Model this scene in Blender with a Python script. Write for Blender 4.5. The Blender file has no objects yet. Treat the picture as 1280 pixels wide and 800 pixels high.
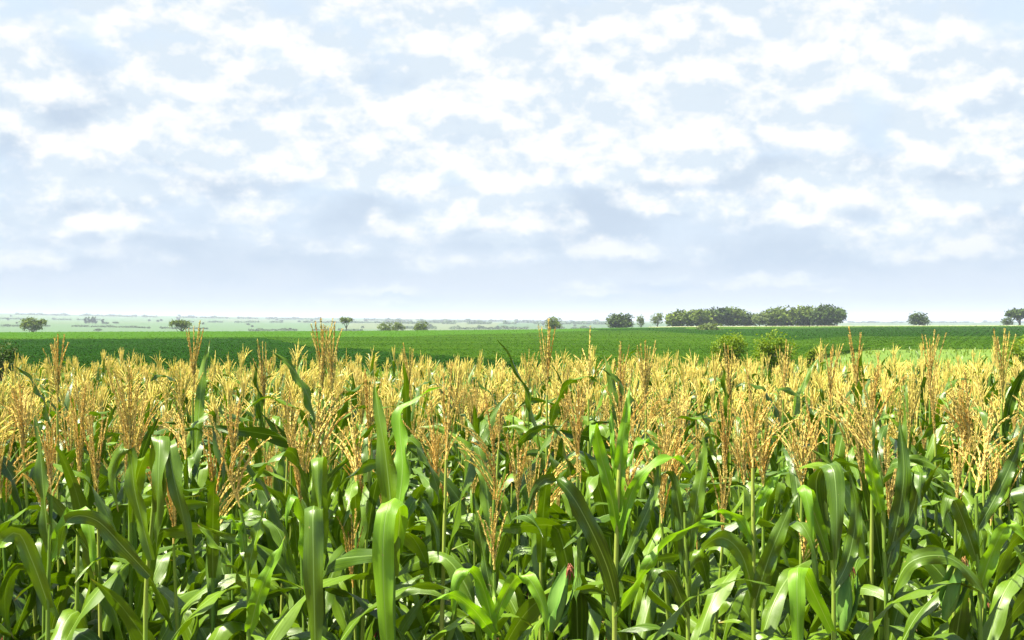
import bpy, math, random
import numpy as np
from mathutils import Vector, Matrix, noise as mnoise

sc = bpy.context.scene
C = sc.collection
R = math.radians
F = 1370.0          # focal length in photo pixels (photo 1280 wide)
EYE = 2.7
HOR = 402.0

# ------------------------------------------------------------------ camera
cam_d = bpy.data.cameras.new('camera')
cam = bpy.data.objects.new('camera', cam_d)
C.objects.link(cam)
cam.location = (0, 0, EYE)
cam.rotation_euler = (R(90) + math.atan(2 / F), 0, 0)
cam_d.sensor_width = 36
cam_d.lens = F / 1280 * 36
cam_d.clip_start = 0.05
cam_d.clip_end = 60000
sc.camera = cam

# ------------------------------------------------------------------ light
SUN_EL, SUN_AZ = R(65), R(-100)      # azimuth from +Y towards +X : ahead and to the left
STR = 0.08
sun_dir = Vector((math.sin(SUN_AZ) * math.cos(SUN_EL), math.cos(SUN_AZ) * math.cos(SUN_EL), math.sin(SUN_EL)))
sd = bpy.data.lights.new('sun', 'SUN')
sd.energy = 5.0
sd.angle = R(0.6)
sd.color = (1.0, 0.93, 0.78)
so = bpy.data.objects.new('sun', sd)
C.objects.link(so)
so.rotation_euler = sun_dir.to_track_quat('Z', 'Y').to_euler()
so.location = (0, 0, 60)

sc.view_settings.view_transform = 'Standard'
sc.view_settings.look = 'None'
sc.view_settings.gamma = 1
sc.view_settings.exposure = 1.72
sc.cycles.max_bounces = 6
sc.cycles.diffuse_bounces = 1
sc.cycles.glossy_bounces = 2
sc.cycles.transmission_bounces = 3
sc.cycles.transparent_max_bounces = 4
sc.cycles.volume_bounces = 0
sc.cycles.use_denoising = True
sc.cycles.caustics_reflective = False
sc.cycles.caustics_refractive = False
sc.cycles.sample_clamp_indirect = 6

world = bpy.data.worlds.new('World')
sc.world = world
world.use_nodes = True
world.cycles.sampling_method = 'MANUAL'
world.cycles.sample_map_resolution = 512


class NT:
    """tiny helper to write node graphs"""
    def __init__(self, tree):
        self.t = tree
        tree.nodes.clear()

    def n(self, typ, **kw):
        nd = self.t.nodes.new(typ)
        for k, v in kw.items():
            setattr(nd, k, v)
        return nd

    def put(self, sock, v):
        if isinstance(v, bpy.types.NodeSocket):
            self.t.links.new(v, sock)
        elif v is not None:
            if isinstance(v, (tuple, list)) and len(v) == 3 and len(sock.default_value) == 4:
                v = tuple(v) + (1,)
            sock.default_value = v

    def m(self, op, a, b=None, c=None, clamp=False):
        nd = self.n('ShaderNodeMath', operation=op, use_clamp=clamp)
        for i, v in enumerate((a, b, c)):
            if v is not None:
                self.put(nd.inputs[i], v)
        return nd.outputs[0]

    def v(self, op, a, b=None, c=None, out=0):
        nd = self.n('ShaderNodeVectorMath', operation=op)
        for i, x in enumerate((a, b, c)):
            if x is not None:
                self.put(nd.inputs[i], x)
        return nd.outputs[out]

    def noise(self, vec, scale, detail=4, rough=0.55, dist=0, color=False):
        nd = self.n('ShaderNodeTexNoise')
        self.put(nd.inputs['Vector'], vec)
        nd.inputs['Scale'].default_value = scale
        nd.inputs['Detail'].default_value = detail
        nd.inputs['Roughness'].default_value = rough
        nd.inputs['Distortion'].default_value = dist
        return nd.outputs['Color' if color else 'Fac']

    def ss(self, x, lo, hi):
        nd = self.n('ShaderNodeMapRange', interpolation_type='SMOOTHSTEP')
        self.put(nd.inputs[0], x)
        self.put(nd.inputs[1], lo)
        self.put(nd.inputs[2], hi)
        return nd.outputs[0]

    def mix(self, f, a, b, mode='MIX'):
        nd = self.n('ShaderNodeMix', data_type='RGBA', blend_type=mode)
        self.put(nd.inputs[0], f)
        self.put(nd.inputs[6], a)
        self.put(nd.inputs[7], b)
        return nd.outputs[2]

    def ramp(self, f, stops):
        nd = self.n('ShaderNodeValToRGB')
        self.put(nd.inputs[0], f)
        el = nd.color_ramp.elements
        while len(el) < len(stops):
            el.new(0.5)
        for e, (p, c) in zip(el, stops):
            e.position = p
            e.color = tuple(c) + (1,)
        return nd.outputs[0]


# clouds: (x, y, half width, half height, weight) in photo pixels, turned into directions of the sky
BRIGHT = [(20, 75, 45, 40, 1.0), (235, 90, 75, 45, 1.1), (330, 105, 40, 26, .8), (170, 65, 60, 35, .6),
          (200, 175, 60, 30, .95), (325, 190, 75, 36, 1.1), (120, 232, 95, 24, .8), (90, 205, 30, 30, .7),
          (470, 150, 70, 34, 1.0), (620, 95, 75, 60, 1.2), (570, 60, 70, 45, .9), (500, 212, 60, 26, 1.0),
          (620, 225, 60, 42, 1.1), (600, 276, 78, 18, 1.0), (310, 262, 60, 14, .6), (155, 290, 20, 14, .7),
          (320, 297, 22, 9, .6), (60, 320, 75, 12, .55), (560, 322, 26, 10, .55), (690, 185, 45, 26, .8),
          (810, 150, 80, 65, 1.2), (860, 75, 60, 42, .95), (765, 212, 40, 19, 1.1), (960, 90, 70, 46, .8),
          (1030, 65, 60, 40, .9), (1010, 150, 50, 30, .7), (840, 248, 45, 14, .8), (900, 255, 50, 18, .6),
          (1030, 235, 75, 34, 1.0), (1010, 268, 50, 12, .8), (1150, 250, 50, 24, .75), (1130, 298, 75, 20, .85),
          (1170, 120, 60, 34, .7), (1230, 175, 70, 30, .9), (1270, 240, 40, 20, .8), (1170, 70, 60, 35, .8),
          (1260, 70, 50, 35, .6), (740, 320, 70, 9, .4), (30, 262, 40, 18, .5), (430, 60, 60, 35, .7),
          (720, 320, 60, 8, .4), (10, 145, 30, 24, .6), (1215, 300, 40, 14, .6),
          (250, 20, 90, 34, .8), (900, 10, 110, 34, .8), (1100, 15, 70, 30, .7), (520, 8, 80, 30, .7)]
DARK = [(90, 140, 75, 48, .9), (60, 105, 30, 40, .7), (700, 100, 45, 60, .9), (705, 145, 50, 25, .8),
        (260, 230, 75, 15, .6), (420, 205, 50, 20, .4), (240, 132, 60, 12, .3), (1000, 208, 110, 16, .9),
        (1210, 210, 90, 15, .95), (1225, 95, 60, 28, .7), (950, 120, 55, 18, .6), (1000, 165, 55, 12, .6),
        (835, 212, 55, 20, .7), (330, 312, 150, 20, .55), (740, 260, 75, 34, .75), (700, 305, 60, 14, .5),
        (1020, 305, 110, 20, .7), (1230, 290, 60, 22, .7), (470, 262, 90, 24, .5), (560, 300, 60, 12, .4),
        (100, 262, 80, 14, .5), (30, 165, 50, 22, .6), (590, 150, 30, 18, .5), (300, 80, 25, 24, .35),
        (420, 100, 26, 16, .35)]

w = NT(world.node_tree)
tc = w.n('ShaderNodeTexCoord')
D = tc.outputs['Generated']
sep = w.n('ShaderNodeSeparateXYZ')
w.put(sep.inputs[0], D)
az = w.m('ARCTAN2', sep.outputs[0], sep.outputs[1])
el = w.m('ARCSINE', sep.outputs[2])
comb = w.n('ShaderNodeCombineXYZ')
w.put(comb.inputs[0], az)
w.put(comb.inputs[1], el)
AE = comb.outputs[0]
flat = w.v('MULTIPLY', D, (1, 1, 1.5))
warp1 = w.v('SUBTRACT', w.noise(flat, 9, 4, .6, color=True), (.5, .5, .5))
warp2 = w.v('SUBTRACT', w.noise(flat, 34, 4, .65, color=True), (.5, .5, .5))
AEw = w.v('ADD', AE, w.v('ADD', w.v('SCALE', warp1), w.v('SCALE', warp2)))
for nd in w.t.nodes:
    if nd.type == 'VECT_MATH' and nd.operation == 'SCALE':
        nd.inputs[3].default_value = 0.03 if nd.inputs[0].links[0].from_node.inputs[0].links[0].from_node.inputs['Scale'].default_value < 20 else 0.022


_r = random.Random(3)
for (x, y, rx, ry, wt) in list(BRIGHT):
    if y > 30 and wt > .55:
        DARK.append((x + rx * .12, y + ry * .75, rx * .95, max(7, ry * .38), .62 * wt))
        # smaller puffs give each cloud a lumpy top
        if rx > 55:
            BRIGHT.append((x + rx * _r.choice([-.45, .4]), y - ry * .45, rx * .45, ry * .55, wt))
for i in range(16):
    y = _r.uniform(285, 384)
    k = (402 - y) / 110
    x = _r.uniform(0, 1280)
    BRIGHT.append((x, y, _r.uniform(35, 80) * (k + .25), 2.5 + 9 * k, _r.uniform(.45, .75)))
    if i % 2:
        DARK.append((x + 20, y + 5 + 9 * k, 60 * (k + .25), 2.5 + 6 * k, .55))


def blobs(lst, base=False):
    acc = None
    for (x, y, rx, ry, wt) in lst:
        a = math.atan((x - 640) / F)
        e = math.atan((HOR - y) / F * math.cos(a))
        sx, sy = F / (rx * 1.25), F / (ry * 1.45)
        e -= .3 / sy
        vv = w.v('MULTIPLY_ADD', AEw, (sx, sy, 0), (-a * sx, -e * sy, 0))
        if base:            # flat undersides
            vv = w.v('MINIMUM', vv, w.v('MULTIPLY', vv, (1, 2.1, 1)))
        ln = w.v('LENGTH', vv, out=1)
        f = w.m('MULTIPLY_ADD', ln, -0.62 * wt, wt)
        acc = f if acc is None else w.m('SMOOTH_MAX', acc, f, 0.12)
    return acc


fb = w.noise(flat, 20, 7, .55, 0.1)
fbig = w.noise(flat, 4.2, 7, .6, 0.4)
fs = w.noise(w.v('ADD', flat, (0, 0, -.022)), 20, 7, .55, 0.1)
front = w.ss(sep.outputs[1], 0.55, 0.8)
high = w.ss(el, 0.28, 0.42)
inframe = w.m('MULTIPLY', front, w.m('SUBTRACT', 1.0, high))
generic = w.m('MULTIPLY_ADD', w.m('SUBTRACT', fbig, .5), 3.2, -.9)
bright = w.m('ADD', w.m('MULTIPLY', w.m('MAXIMUM', blobs(BRIGHT, True), -.25), inframe),
             w.m('MULTIPLY', generic, w.m('SUBTRACT', 1, inframe)))
vo = w.n('ShaderNodeTexVoronoi', feature='SMOOTH_F1')
w.put(vo.inputs['Vector'], w.v('ADD', flat, w.v('MULTIPLY', warp2, (.05, .05, .05))))
vo.inputs['Scale'].default_value = 26
vo.inputs['Smoothness'].default_value = .35
puff = w.m('SUBTRACT', .45, vo.outputs['Distance'])
bright = w.m('ADD', bright, w.m('MULTIPLY', w.m('SUBTRACT', fb, .5), .8))
bright = w.m('ADD', bright, w.m('MULTIPLY', puff, .6))
bright = w.m('ADD', bright, w.m('MULTIPLY', w.m('SUBTRACT', fbig, .5), .9))
bm_ = w.ss(w.m('ADD', bright, w.m('MULTIPLY', w.ss(el, .06, .24), .16)), 0.0, 0.60)
relief = w.m('MULTIPLY', w.m('SUBTRACT', fb, fs), 1.3)      # lit tops, shaded undersides
dark = w.m('MULTIPLY', w.m('MAXIMUM', blobs(DARK), 0), inframe)
dark = w.m('ADD', dark, w.m('MULTIPLY', w.m('SUBTRACT', fs, .5), 1.0))
dk = w.ss(dark, -0.05, 0.7)
sky = w.n('ShaderNodeTexSky', sky_type='NISHITA', sun_disc=False)
sky.sun_elevation = SUN_EL
sky.sun_rotation = SUN_AZ
sky.air_density = 1.0
sky.dust_density = 1.5
horiz = w.ss(el, 0.0, 0.15)
veil = w.mix(horiz, (2.4, 2.72, 3.2), (2.78, 3.28, 3.82))
clear = w.mix(w.m('MULTIPLY', w.ss(sep.outputs[1], -.3, .5), w.m('SUBTRACT', 0.94, w.m('MULTIPLY', w.ss(el, .32, .8), .85))), sky.outputs[0], veil)
grey = w.mix(dk, clear, (2.18, 2.62, 3.16))
whitec = w.mix(w.m('ADD', w.m('MULTIPLY', relief, 4.5), w.m('MULTIPLY_ADD', bright, .42, .22), clamp=True), (2.85, 3.25, 3.62), (4.05, 4.05, 3.98))
bmask = w.m('MULTIPLY', bm_, w.m('MULTIPLY_ADD', w.ss(el, .01, .12), .7, .3))
col = w.mix(bmask, grey, whitec)
bg = w.n('ShaderNodeBackground')
w.put(bg.inputs[0], col)
bg.inputs[1].default_value = STR
out = w.n('ShaderNodeOutputWorld')
w.put(out.inputs[0], bg.outputs[0])


# ------------------------------------------------------------------ helpers
def tag(o, label=None, cat=None, group=None, kind=None):
    if label: o['label'] = label
    if cat: o['category'] = cat
    if group: o['group'] = group
    if kind: o['kind'] = kind
    return o


class MB:
    """collects vertices, faces, uv (per vertex) and material index"""
    def __init__(self):
        self.v, self.f, self.uv, self.mi, self.n = [], [], [], [], 0

    def add(self, verts, faces, uv=None, mat=0):
        verts = np.asarray(verts, float)
        faces = np.asarray(faces, int)
        self.v.append(verts)
        self.f.append(faces + self.n)
        self.uv.append(np.zeros((len(verts), 2)) if uv is None else np.asarray(uv, float))
        self.mi.append(np.full(len(faces), mat, int))
        self.n += len(verts)

    def arrays(self):
        return np.vstack(self.v), np.vstack(self.f), np.vstack(self.uv), np.concatenate(self.mi)

    def mesh(self, name, mats, smooth=True):
        V, Fa, UV, MI = self.arrays()
        me = bpy.data.meshes.new(name)
        me.vertices.add(len(V))
        me.vertices.foreach_set('co', V.ravel())
        tri = Fa.shape[1] == 3
        me.loops.add(Fa.size)
        me.loops.foreach_set('vertex_index', Fa.ravel())
        me.polygons.add(len(Fa))
        k = Fa.shape[1]
        me.polygons.foreach_set('loop_start', np.arange(0, Fa.size, k))
        me.polygons.foreach_set('loop_total', np.full(len(Fa), k))
        me.polygons.foreach_set('material_index', MI)
        me.polygons.foreach_set('use_smooth', np.full(len(Fa), smooth))
        ul = me.uv_layers.new(name='UVMap')
        ul.data.foreach_set('uv', UV[Fa.ravel()].ravel())
        for m in (mats if isinstance(mats, (list, tuple)) else [mats]):
            me.materials.append(m)
        me.update(calc_edges=True)
        return me

    def build(self, name, mats, parent=None, smooth=True):
        o = bpy.data.objects.new(name, self.mesh(name, mats, smooth))
        C.objects.link(o)
        if parent: o.parent = parent
        return o


def empty(name, loc=(0, 0, 0)):
    o = bpy.data.objects.new(name, None)
    o.empty_display_size = 0.1
    o.location = loc
    C.objects.link(o)
    return o


def nrm(a):
    return a / (np.linalg.norm(a, axis=-1, keepdims=True) + 1e-9)


def smooth_curve(P, n):
    """Catmull-Rom through control points, resampled evenly"""
    P = np.asarray(P, float)
    Q = np.vstack([2 * P[0] - P[1], P, 2 * P[-1] - P[-2]])
    out_ = []
    for i in range(1, len(Q) - 2):
        t = np.linspace(0, 1, 12, endpoint=False)[:, None]
        a, b, c, d = Q[i - 1], Q[i], Q[i + 1], Q[i + 2]
        out_.append(.5 * (2 * b + (c - a) * t + (2 * a - 5 * b + 4 * c - d) * t ** 2 + (3 * b - a - 3 * c + d) * t ** 3))
    out_.append(P[-1:])
    X = np.vstack(out_)
    s = np.concatenate([[0], np.cumsum(np.linalg.norm(np.diff(X, axis=0), axis=1))])
    ts = np.linspace(0, s[-1], n)
    return np.stack([np.interp(ts, s, X[:, k]) for k in range(3)], 1)


def tube(mb, P, rad, sides=6, mat=0, vscale=1):
    P = np.asarray(P, float)
    n = len(P)
    rad = np.broadcast_to(rad, (n,)) if np.ndim(rad) < 2 else rad
    T = nrm(np.gradient(P, axis=0))
    ref = np.array([0.31, .95, 0.05])
    S = nrm(np.cross(T, ref))
    N = np.cross(S, T)
    a = np.arange(sides) * 2 * math.pi / sides
    V = P[:, None] + rad[:, None, None] * (S[:, None] * np.cos(a)[None, :, None] + N[:, None] * np.sin(a)[None, :, None])
    idx = np.arange(n * sides).reshape(n, sides)
    A = idx[:-1]; B = idx[1:]
    Fc = np.stack([A, np.roll(A, -1, 1), np.roll(B, -1, 1), B], -1).reshape(-1, 4)
    UV = np.stack(np.broadcast_arrays(a[None] / 6.283, np.linspace(0, 1, n)[:, None] * vscale), -1).reshape(-1, 2)
    mb.add(V.reshape(-1, 3), Fc, UV, mat)


def leaf_strip(mb, P, width, seed=0, fold=.35, ruffle=.012, twist=0, na=5, side0=None, base=.55, mat=0, blunt=False, peak=.38):
    """one corn leaf blade along the curve P"""
    rs = random.Random(seed)
    n = len(P)
    t = np.linspace(0, 1, n)
    T = nrm(np.gradient(P, axis=0))
    if side0 is None:
        h = P[-1] - P[0]
        side0 = np.array([-h[1], h[0], 0.0])
        if np.linalg.norm(side0) < 1e-4: side0 = np.array([1., 0, 0])
    S = nrm(np.asarray(side0, float)[None] - T * (T @ np.asarray(side0, float))[:, None])
    N = np.cross(S, T)
    ang = twist * t + .18 * np.sin(t * rs.uniform(3, 7) + rs.uniform(0, 6))
    S2 = S * np.cos(ang)[:, None] + N * np.sin(ang)[:, None]
    N2 = np.cross(S2, T)
    w0 = np.interp(t, [0, .12, peak, .62, .82, 1.0], [base, .8, 1, .86, .5, .02])
    if blunt:
        w0 = np.interp(t, [0, .15, .5, .85, .97, 1.0], [base, .8, 1, .9, .75, .45])
    wd = width * .5 * w0
    fo = fold * np.interp(t, [0, .15, .5, 1], [1.9, 1.2, .7, .9])
    u = np.linspace(-1, 1, na)
    ph1, ph2 = rs.uniform(0, 6), rs.uniform(0, 6)
    f1, f2 = rs.uniform(16, 26), rs.uniform(16, 26)
    env = np.interp(t, [0, .15, .5, .9, 1], [.1, .8, 1, .6, .1])
    r1 = ruffle * env * np.sin(t * f1 + ph1)
    r2 = ruffle * env * np.sin(t * f2 + ph2)
    rows = []
    for k in u:
        rf = r1 if k < 0 else r2
        off = S2 * (wd * k * np.cos(fo))[:, None] + N2 * (abs(k) * wd * np.sin(fo) + (k * k) * rf)[:, None]
        rows.append(P + off)
    V = np.stack(rows, 1)
    idx = np.arange(n * na).reshape(n, na)
    Fc = np.stack([idx[:-1, :-1], idx[:-1, 1:], idx[1:, 1:], idx[1:, :-1]], -1).reshape(-1, 4)
    UV = np.stack(np.broadcast_arrays((u * .5 + .5)[None, :], t[:, None]), -1).reshape(-1, 2)
    mb.add(V.reshape(-1, 3), Fc, UV, mat)


# ------------------------------------------------------------------ materials
def new_mat(name):
    m = bpy.data.materials.new(name)
    m.use_nodes = True
    return m, NT(m.node_tree)


def rnd(w_):
    oi = w_.n('ShaderNodeObjectInfo')
    ge = w_.n('ShaderNodeNewGeometry')
    return w_.m('FRACT', w_.m('ADD', oi.outputs['Random'], ge.outputs['Random Per Island'])), ge


def leafy(name, dark, light, trans=.3, rough=.45, veins=False, nscale=3.0, tcol=None, spec=.5, stretch=(1, 1, 1), rw=.6):
    m, w_ = new_mat(name)
    r, ge = rnd(w_)
    tc_ = w_.n('ShaderNodeTexCoord')
    pos = ge.outputs['Position']
    nz = w_.noise(w_.v('MULTIPLY', pos, stretch), nscale, 3)
    f = w_.m('ADD', w_.m('MULTIPLY', r, rw), w_.m('MULTIPLY', nz, 1.1 - rw), clamp=True)
    if rw < .6:
        f = w_.ss(f, .42, .9)
    colr = w_.mix(f, dark, light)
    bump = None
    rg = rough
    if veins:
        uv = w_.n('ShaderNodeSeparateXYZ')
        w_.put(uv.inputs[0], tc_.outputs['UV'])
        across = w_.m('ABSOLUTE', w_.m('SUBTRACT', uv.outputs[0], .5))
        rib = w_.m('MULTIPLY', w_.m('SUBTRACT', 1, w_.ss(across, .006, .04)), w_.m('SUBTRACT', 1, w_.m('MULTIPLY', uv.outputs[1], .75)))
        wv = w_.m('SINE', w_.m('MULTIPLY', uv.outputs[0], 150))
        stripe = w_.m('MULTIPLY_ADD', wv, .5, .5)
        sx = w_.n('ShaderNodeCombineXYZ')
        w_.put(sx.inputs[0], w_.m('MULTIPLY', uv.outputs[0], 26))
        w_.put(sx.inputs[1], w_.m('MULTIPLY', uv.outputs[1], 1.6))
        w_.put(sx.inputs[2], w_.m('MULTIPLY', r, 40))
        streak = w_.noise(sx.outputs[0], 1.0, 3)
        colr = w_.mix(w_.m('MULTIPLY', w_.ss(streak, .45, .75), .35), colr, tuple(c * 1.5 for c in light))
        colr = w_.mix(w_.m('MULTIPLY', stripe, .14), colr, tuple(c * .4 for c in dark))
        colr = w_.mix(w_.m('MULTIPLY', rib, .85), colr, (.26, .38, .12))
        # dry tips and a few nibbled brown flecks
        tip = w_.m('MULTIPLY', w_.ss(w_.m('ADD', uv.outputs[1], w_.m('MULTIPLY', streak, .1)), .99, 1.06), w_.ss(r, .5, .7))
        colr = w_.mix(tip, colr, (.35, .24, .10))
        fl = w_.ss(w_.noise(pos, 70, 2), .72, .78)
        colr = w_.mix(w_.m('MULTIPLY', fl, .6), colr, (.30, .25, .10))
        hb = w_.m('ADD', w_.m('MULTIPLY', stripe, .3), rib)
        b = w_.n('ShaderNodeBump')
        b.inputs['Strength'].default_value = .35
        b.inputs['Distance'].default_value = .002
        w_.put(b.inputs['Height'], hb)
        bump = b.outputs[0]
        rg = w_.m('MULTIPLY_ADD', streak, .25, rough - .1)
    p = w_.n('ShaderNodeBsdfPrincipled')
    w_.put(p.inputs['Base Color'], colr)
    w_.put(p.inputs['Roughness'], rg)
    p.inputs['Specular IOR Level'].default_value = spec
    tr = w_.n('ShaderNodeBsdfTranslucent')
    tcc = w_.mix(1.0, colr, tcol or (1.7, 1.7, .3), 'MULTIPLY')
    w_.put(tr.inputs[0], tcc)
    if bump:
        w_.put(p.inputs['Normal'], bump)
    mx = w_.n('ShaderNodeMixShader')
    mx.inputs[0].default_value = trans
    w_.put(mx.inputs[1], p.outputs[0])
    w_.put(mx.inputs[2], tr.outputs[0])
    o = w_.n('ShaderNodeOutputMaterial')
    w_.put(o.inputs[0], mx.outputs[0])
    return m


def plain(name, stops, nscale=8, rough=.8, detail=5, bump=0, stretch=(1, 1, 1), use_rnd=.0, trans=0, isl=1.0):
    m, w_ = new_mat(name)
    r, ge = rnd(w_)
    nz = w_.noise(w_.v('MULTIPLY', ge.outputs['Position'], stretch), nscale, detail, .6)
    if isl < 1:
        oi = w_.n('ShaderNodeObjectInfo')
        r = w_.m('ADD', w_.m('MULTIPLY', oi.outputs['Random'], 1 - isl), w_.m('MULTIPLY', ge.outputs['Random Per Island'], isl))
    if use_rnd:
        nz = w_.m('ADD', w_.m('MULTIPLY', nz, 1 - use_rnd), w_.m('MULTIPLY', r, use_rnd))
    p = w_.n('ShaderNodeBsdfPrincipled')
    w_.put(p.inputs['Base Color'], w_.ramp(nz, stops))
    p.inputs['Roughness'].default_value = rough
    p.inputs['Specular IOR Level'].default_value = .25
    if bump:
        b = w_.n('ShaderNodeBump')
        b.inputs['Strength'].default_value = bump
        w_.put(b.inputs['Height'], nz)
        w_.put(p.inputs['Normal'], b.outputs[0])
    o = w_.n('ShaderNodeOutputMaterial')
    sh = p.outputs[0]
    if trans:
        tr = w_.n('ShaderNodeBsdfTranslucent')
        w_.t.links.new(p.inputs['Base Color'].links[0].from_socket, tr.inputs[0])
        mx = w_.n('ShaderNodeMixShader')
        mx.inputs[0].default_value = trans
        w_.put(mx.inputs[1], sh)
        w_.put(mx.inputs[2], tr.outputs[0])
        sh = mx.outputs[0]
    w_.put(o.inputs[0], sh)
    return m


M_leaf = leafy('corn_leaf', (.004, .030, .002), (.13, .23, .003), .16, .33, veins=True, nscale=2.2)
M_young = leafy('young_corn_leaf', (.10, .25, .008), (.18, .34, .012), .32, .4, veins=True, nscale=2.2)
M_stalk = plain('corn_stalk', [(.3, (.09, .19, .02)), (.6, (.22, .32, .04)), (.8, (.38, .40, .08))], 6, .5, stretch=(1, 1, .35), use_rnd=.4)
M_tassel = plain('tassel', [(.14, (.60, .62, .10)), (.28, (.88, .72, .17)), (.5, (.94, .74, .24)), (.68, (.92, .60, .14)), (.84, (.84, .48, .11))],
                 5, .75, use_rnd=.6, trans=.35, isl=.35)
M_husk = plain('husk', [(.3, (.06, .16, .02)), (.7, (.14, .26, .04))], 30, .55, stretch=(1, 1, .1))
M_silk = plain('silk', [(.3, (.20, .05, .03)), (.7, (.28, .11, .05))], 60, .6)
M_silk2 = plain('fresh_silk', [(.3, (.35, .22, .05)), (.7, (.25, .10, .04))], 60, .6)
M_tree = leafy('tree_foliage', (.028, .060, .005), (.14, .19, .014), .12, .55, nscale=.35, spec=.1)
M_treed = leafy('dark_tree_foliage', (.014, .036, .005), (.075, .12, .012), .1, .55, nscale=.35, spec=.1)
M_treey = leafy('pale_tree_foliage', (.07, .11, .035), (.15, .19, .06), .25, .55, nscale=.35, spec=.1)
M_bush = leafy('bush_foliage', (.05, .11, .008), (.18, .24, .016), .3, .5, nscale=1.5, spec=.1)
M_bark = plain('bark', [(.3, (.07, .055, .04)), (.7, (.17, .14, .11))], 3, .9)
M_soil = plain('soil', [(.3, (.055, .03, .018)), (.5, (.11, .06, .035)), (.72, (.19, .13, .07))], 9, .95, bump=.6)


# ------------------------------------------------------------------ terrain
def lerp_tab(x, xs, ys):
    return np.interp(x, xs, ys)


def sfun(x, y):
    s = np.asarray(x) / np.maximum(np.asarray(y), 1e-3) * F
    s = np.where(np.asarray(y) < 1, np.sign(x) * 2000, s)
    return np.clip(s, -1400, 1400)


def crest_px(s):
    return lerp_tab(s, [-640, -210, 20, 120, 220, 420, 640], [13.5, 13, 11, 9, 7.2, 6.2, 5.2])


def crest_d(s):
    return lerp_tab(s, [-640, -210, 20, 120, 220, 640], [330, 350, 420, 480, 560, 660])


def crop_start(s):
    return lerp_tab(s, [-640, -200, 0, 150, 360, 450, 640], [76, 76, 78, 84, 96, 148, 158])


def far_top(s):
    return lerp_tab(s, [-640, -560, -400, -200, 0, 100, 300, 640], [9.5, 8, 6.6, 4.0, 2.0, 1.0, -.5, -1.2])


def ground_h(x, y):
    x = np.asarray(x, float); y = np.asarray(y, float)
    r = np.hypot(x, y)
    s = sfun(x, y)
    d0 = np.minimum(r, 200)
    cd, cp = crest_d(s), crest_px(s)
    hc = EYE - cp * cd / F
    h1 = -1.0 * np.clip((r - 8) / 92, 0, 1) ** 1.0
    k = np.clip((r - 100) / (cd - 100), 0, 1)
    h2 = -1.0 + (hc + 1.0) * k
    k3 = np.clip((r - cd) / 350, 0, 1)
    k3 = k3 * k3 * (3 - 2 * k3)
    h3 = hc - 13 * k3
    H = EYE + far_top(s) * 7000 / F
    k4 = np.clip((r - 1300) / 5700, 0, 1)
    hv = hc - 13
    h4 = hv + (H - hv) * k4 ** 1.15
    und = 1.6 * np.sin(x / 340 + 1.3) * np.sin(r / 420) + 2.2 * np.sin(x / 900 - r / 700)
    h4 = h4 + und * np.clip((r - 1300) / 1500, 0, 1) * np.clip((8000 - r) / 3000, .0, 1)
    h = np.where(r < 100, h1, np.where(r < cd, h2, np.where(r < 1300, h3, h4)))
    h = np.where(r > 7000, h - (r - 7000) * .012, h)
    return h


def GH(x, y):
    return float(ground_h(x, y))


def place(px, d):
    """ground point seen at photo column px, d metres ahead"""
    x = (px - 640) / F * d
    return Vector((x, d, GH(x, d)))


def ground_sheet():
    rr = np.concatenate([[0.0, 1.5, 3, 5, 8], np.geomspace(10, 100, 26)[0:], np.geomspace(104, 760, 90), np.geomspace(790, 12000, 120)])
    # azimuths: dense ahead
    az_ = np.concatenate([np.linspace(-32, 32, 161), np.linspace(36, 324, 73)])
    az_ = np.radians(az_)
    nr, na = len(rr), len(az_)
    X = rr[:, None] * np.sin(az_)[None]
    Y = rr[:, None] * np.cos(az_)[None]
    Z = ground_h(X, Y)
    V = np.stack([X, Y, Z], -1).reshape(-1, 3)
    idx = np.arange(nr * na).reshape(nr, na)
    A = idx[:-1]; B = idx[1:]
    Fc = np.stack([np.roll(A, -1, 1), A, B, np.roll(B, -1, 1)], -1)[1:].reshape(-1, 4)
    # the innermost ring as thin quads around the centre
    mb = MB()
    mb.add(V, Fc)
    inner = np.stack([np.roll(A, -1, 1)[0], A[0], B[0], np.roll(B, -1, 1)[0]], -1)
    mb.f.append(inner); mb.mi.append(np.zeros(len(inner), int))
    return mb


m, w_ = new_mat('land')
ge = w_.n('ShaderNodeNewGeometry')
sp = w_.n('ShaderNodeSeparateXYZ')
w_.put(sp.inputs[0], ge.outputs['Position'])
dist = w_.v('LENGTH', w_.v('MULTIPLY', ge.outputs['Position'], (1, 1, 0)), out=1)
n1 = w_.noise(ge.outputs['Position'], .35, 6, .65)
n2 = w_.noise(ge.outputs['Position'], 9, 6, .65)
soil = w_.ramp(n2, [(.3, (.050, .030, .018)), (.55, (.10, .058, .034)), (.75, (.20, .14, .07))])
grass = w_.mix(n1, (.05, .12, .015), (.15, .20, .03))
grass = w_.mix(w_.m('MULTIPLY', n2, .5), grass, (.07, .13, .02))
vor = w_.n('ShaderNodeTexVoronoi', feature='F1')
w_.put(vor.inputs['Vector'], w_.v('MULTIPLY', ge.outputs['Position'], (.0016, .0008, 0)))
vor.inputs['Scale'].default_value = 1
par = w_.ramp(w_.m('FRACT', w_.m('MULTIPLY', vor.outputs['Color'], 3.7)),
              [(0, (.03, .07, .03)), (.25, (.08, .12, .045)), (.45, (.05, .09, .035)), (.65, (.12, .13, .06)), (.85, (.06, .11, .04))])
par = w_.mix(w_.m('MULTIPLY', w_.noise(ge.outputs['Position'], .02, 5), .5), par, (.07, .12, .05))
c1 = w_.mix(w_.ss(w_.m('ADD', dist, w_.m('MULTIPLY', n1, 4)), 19, 22), soil, grass)
c2 = w_.mix(w_.ss(dist, 700, 1100), c1, par)
p = w_.n('ShaderNodeBsdfPrincipled')
w_.put(p.inputs['Base Color'], c2)
p.inputs['Roughness'].default_value = .95
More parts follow.
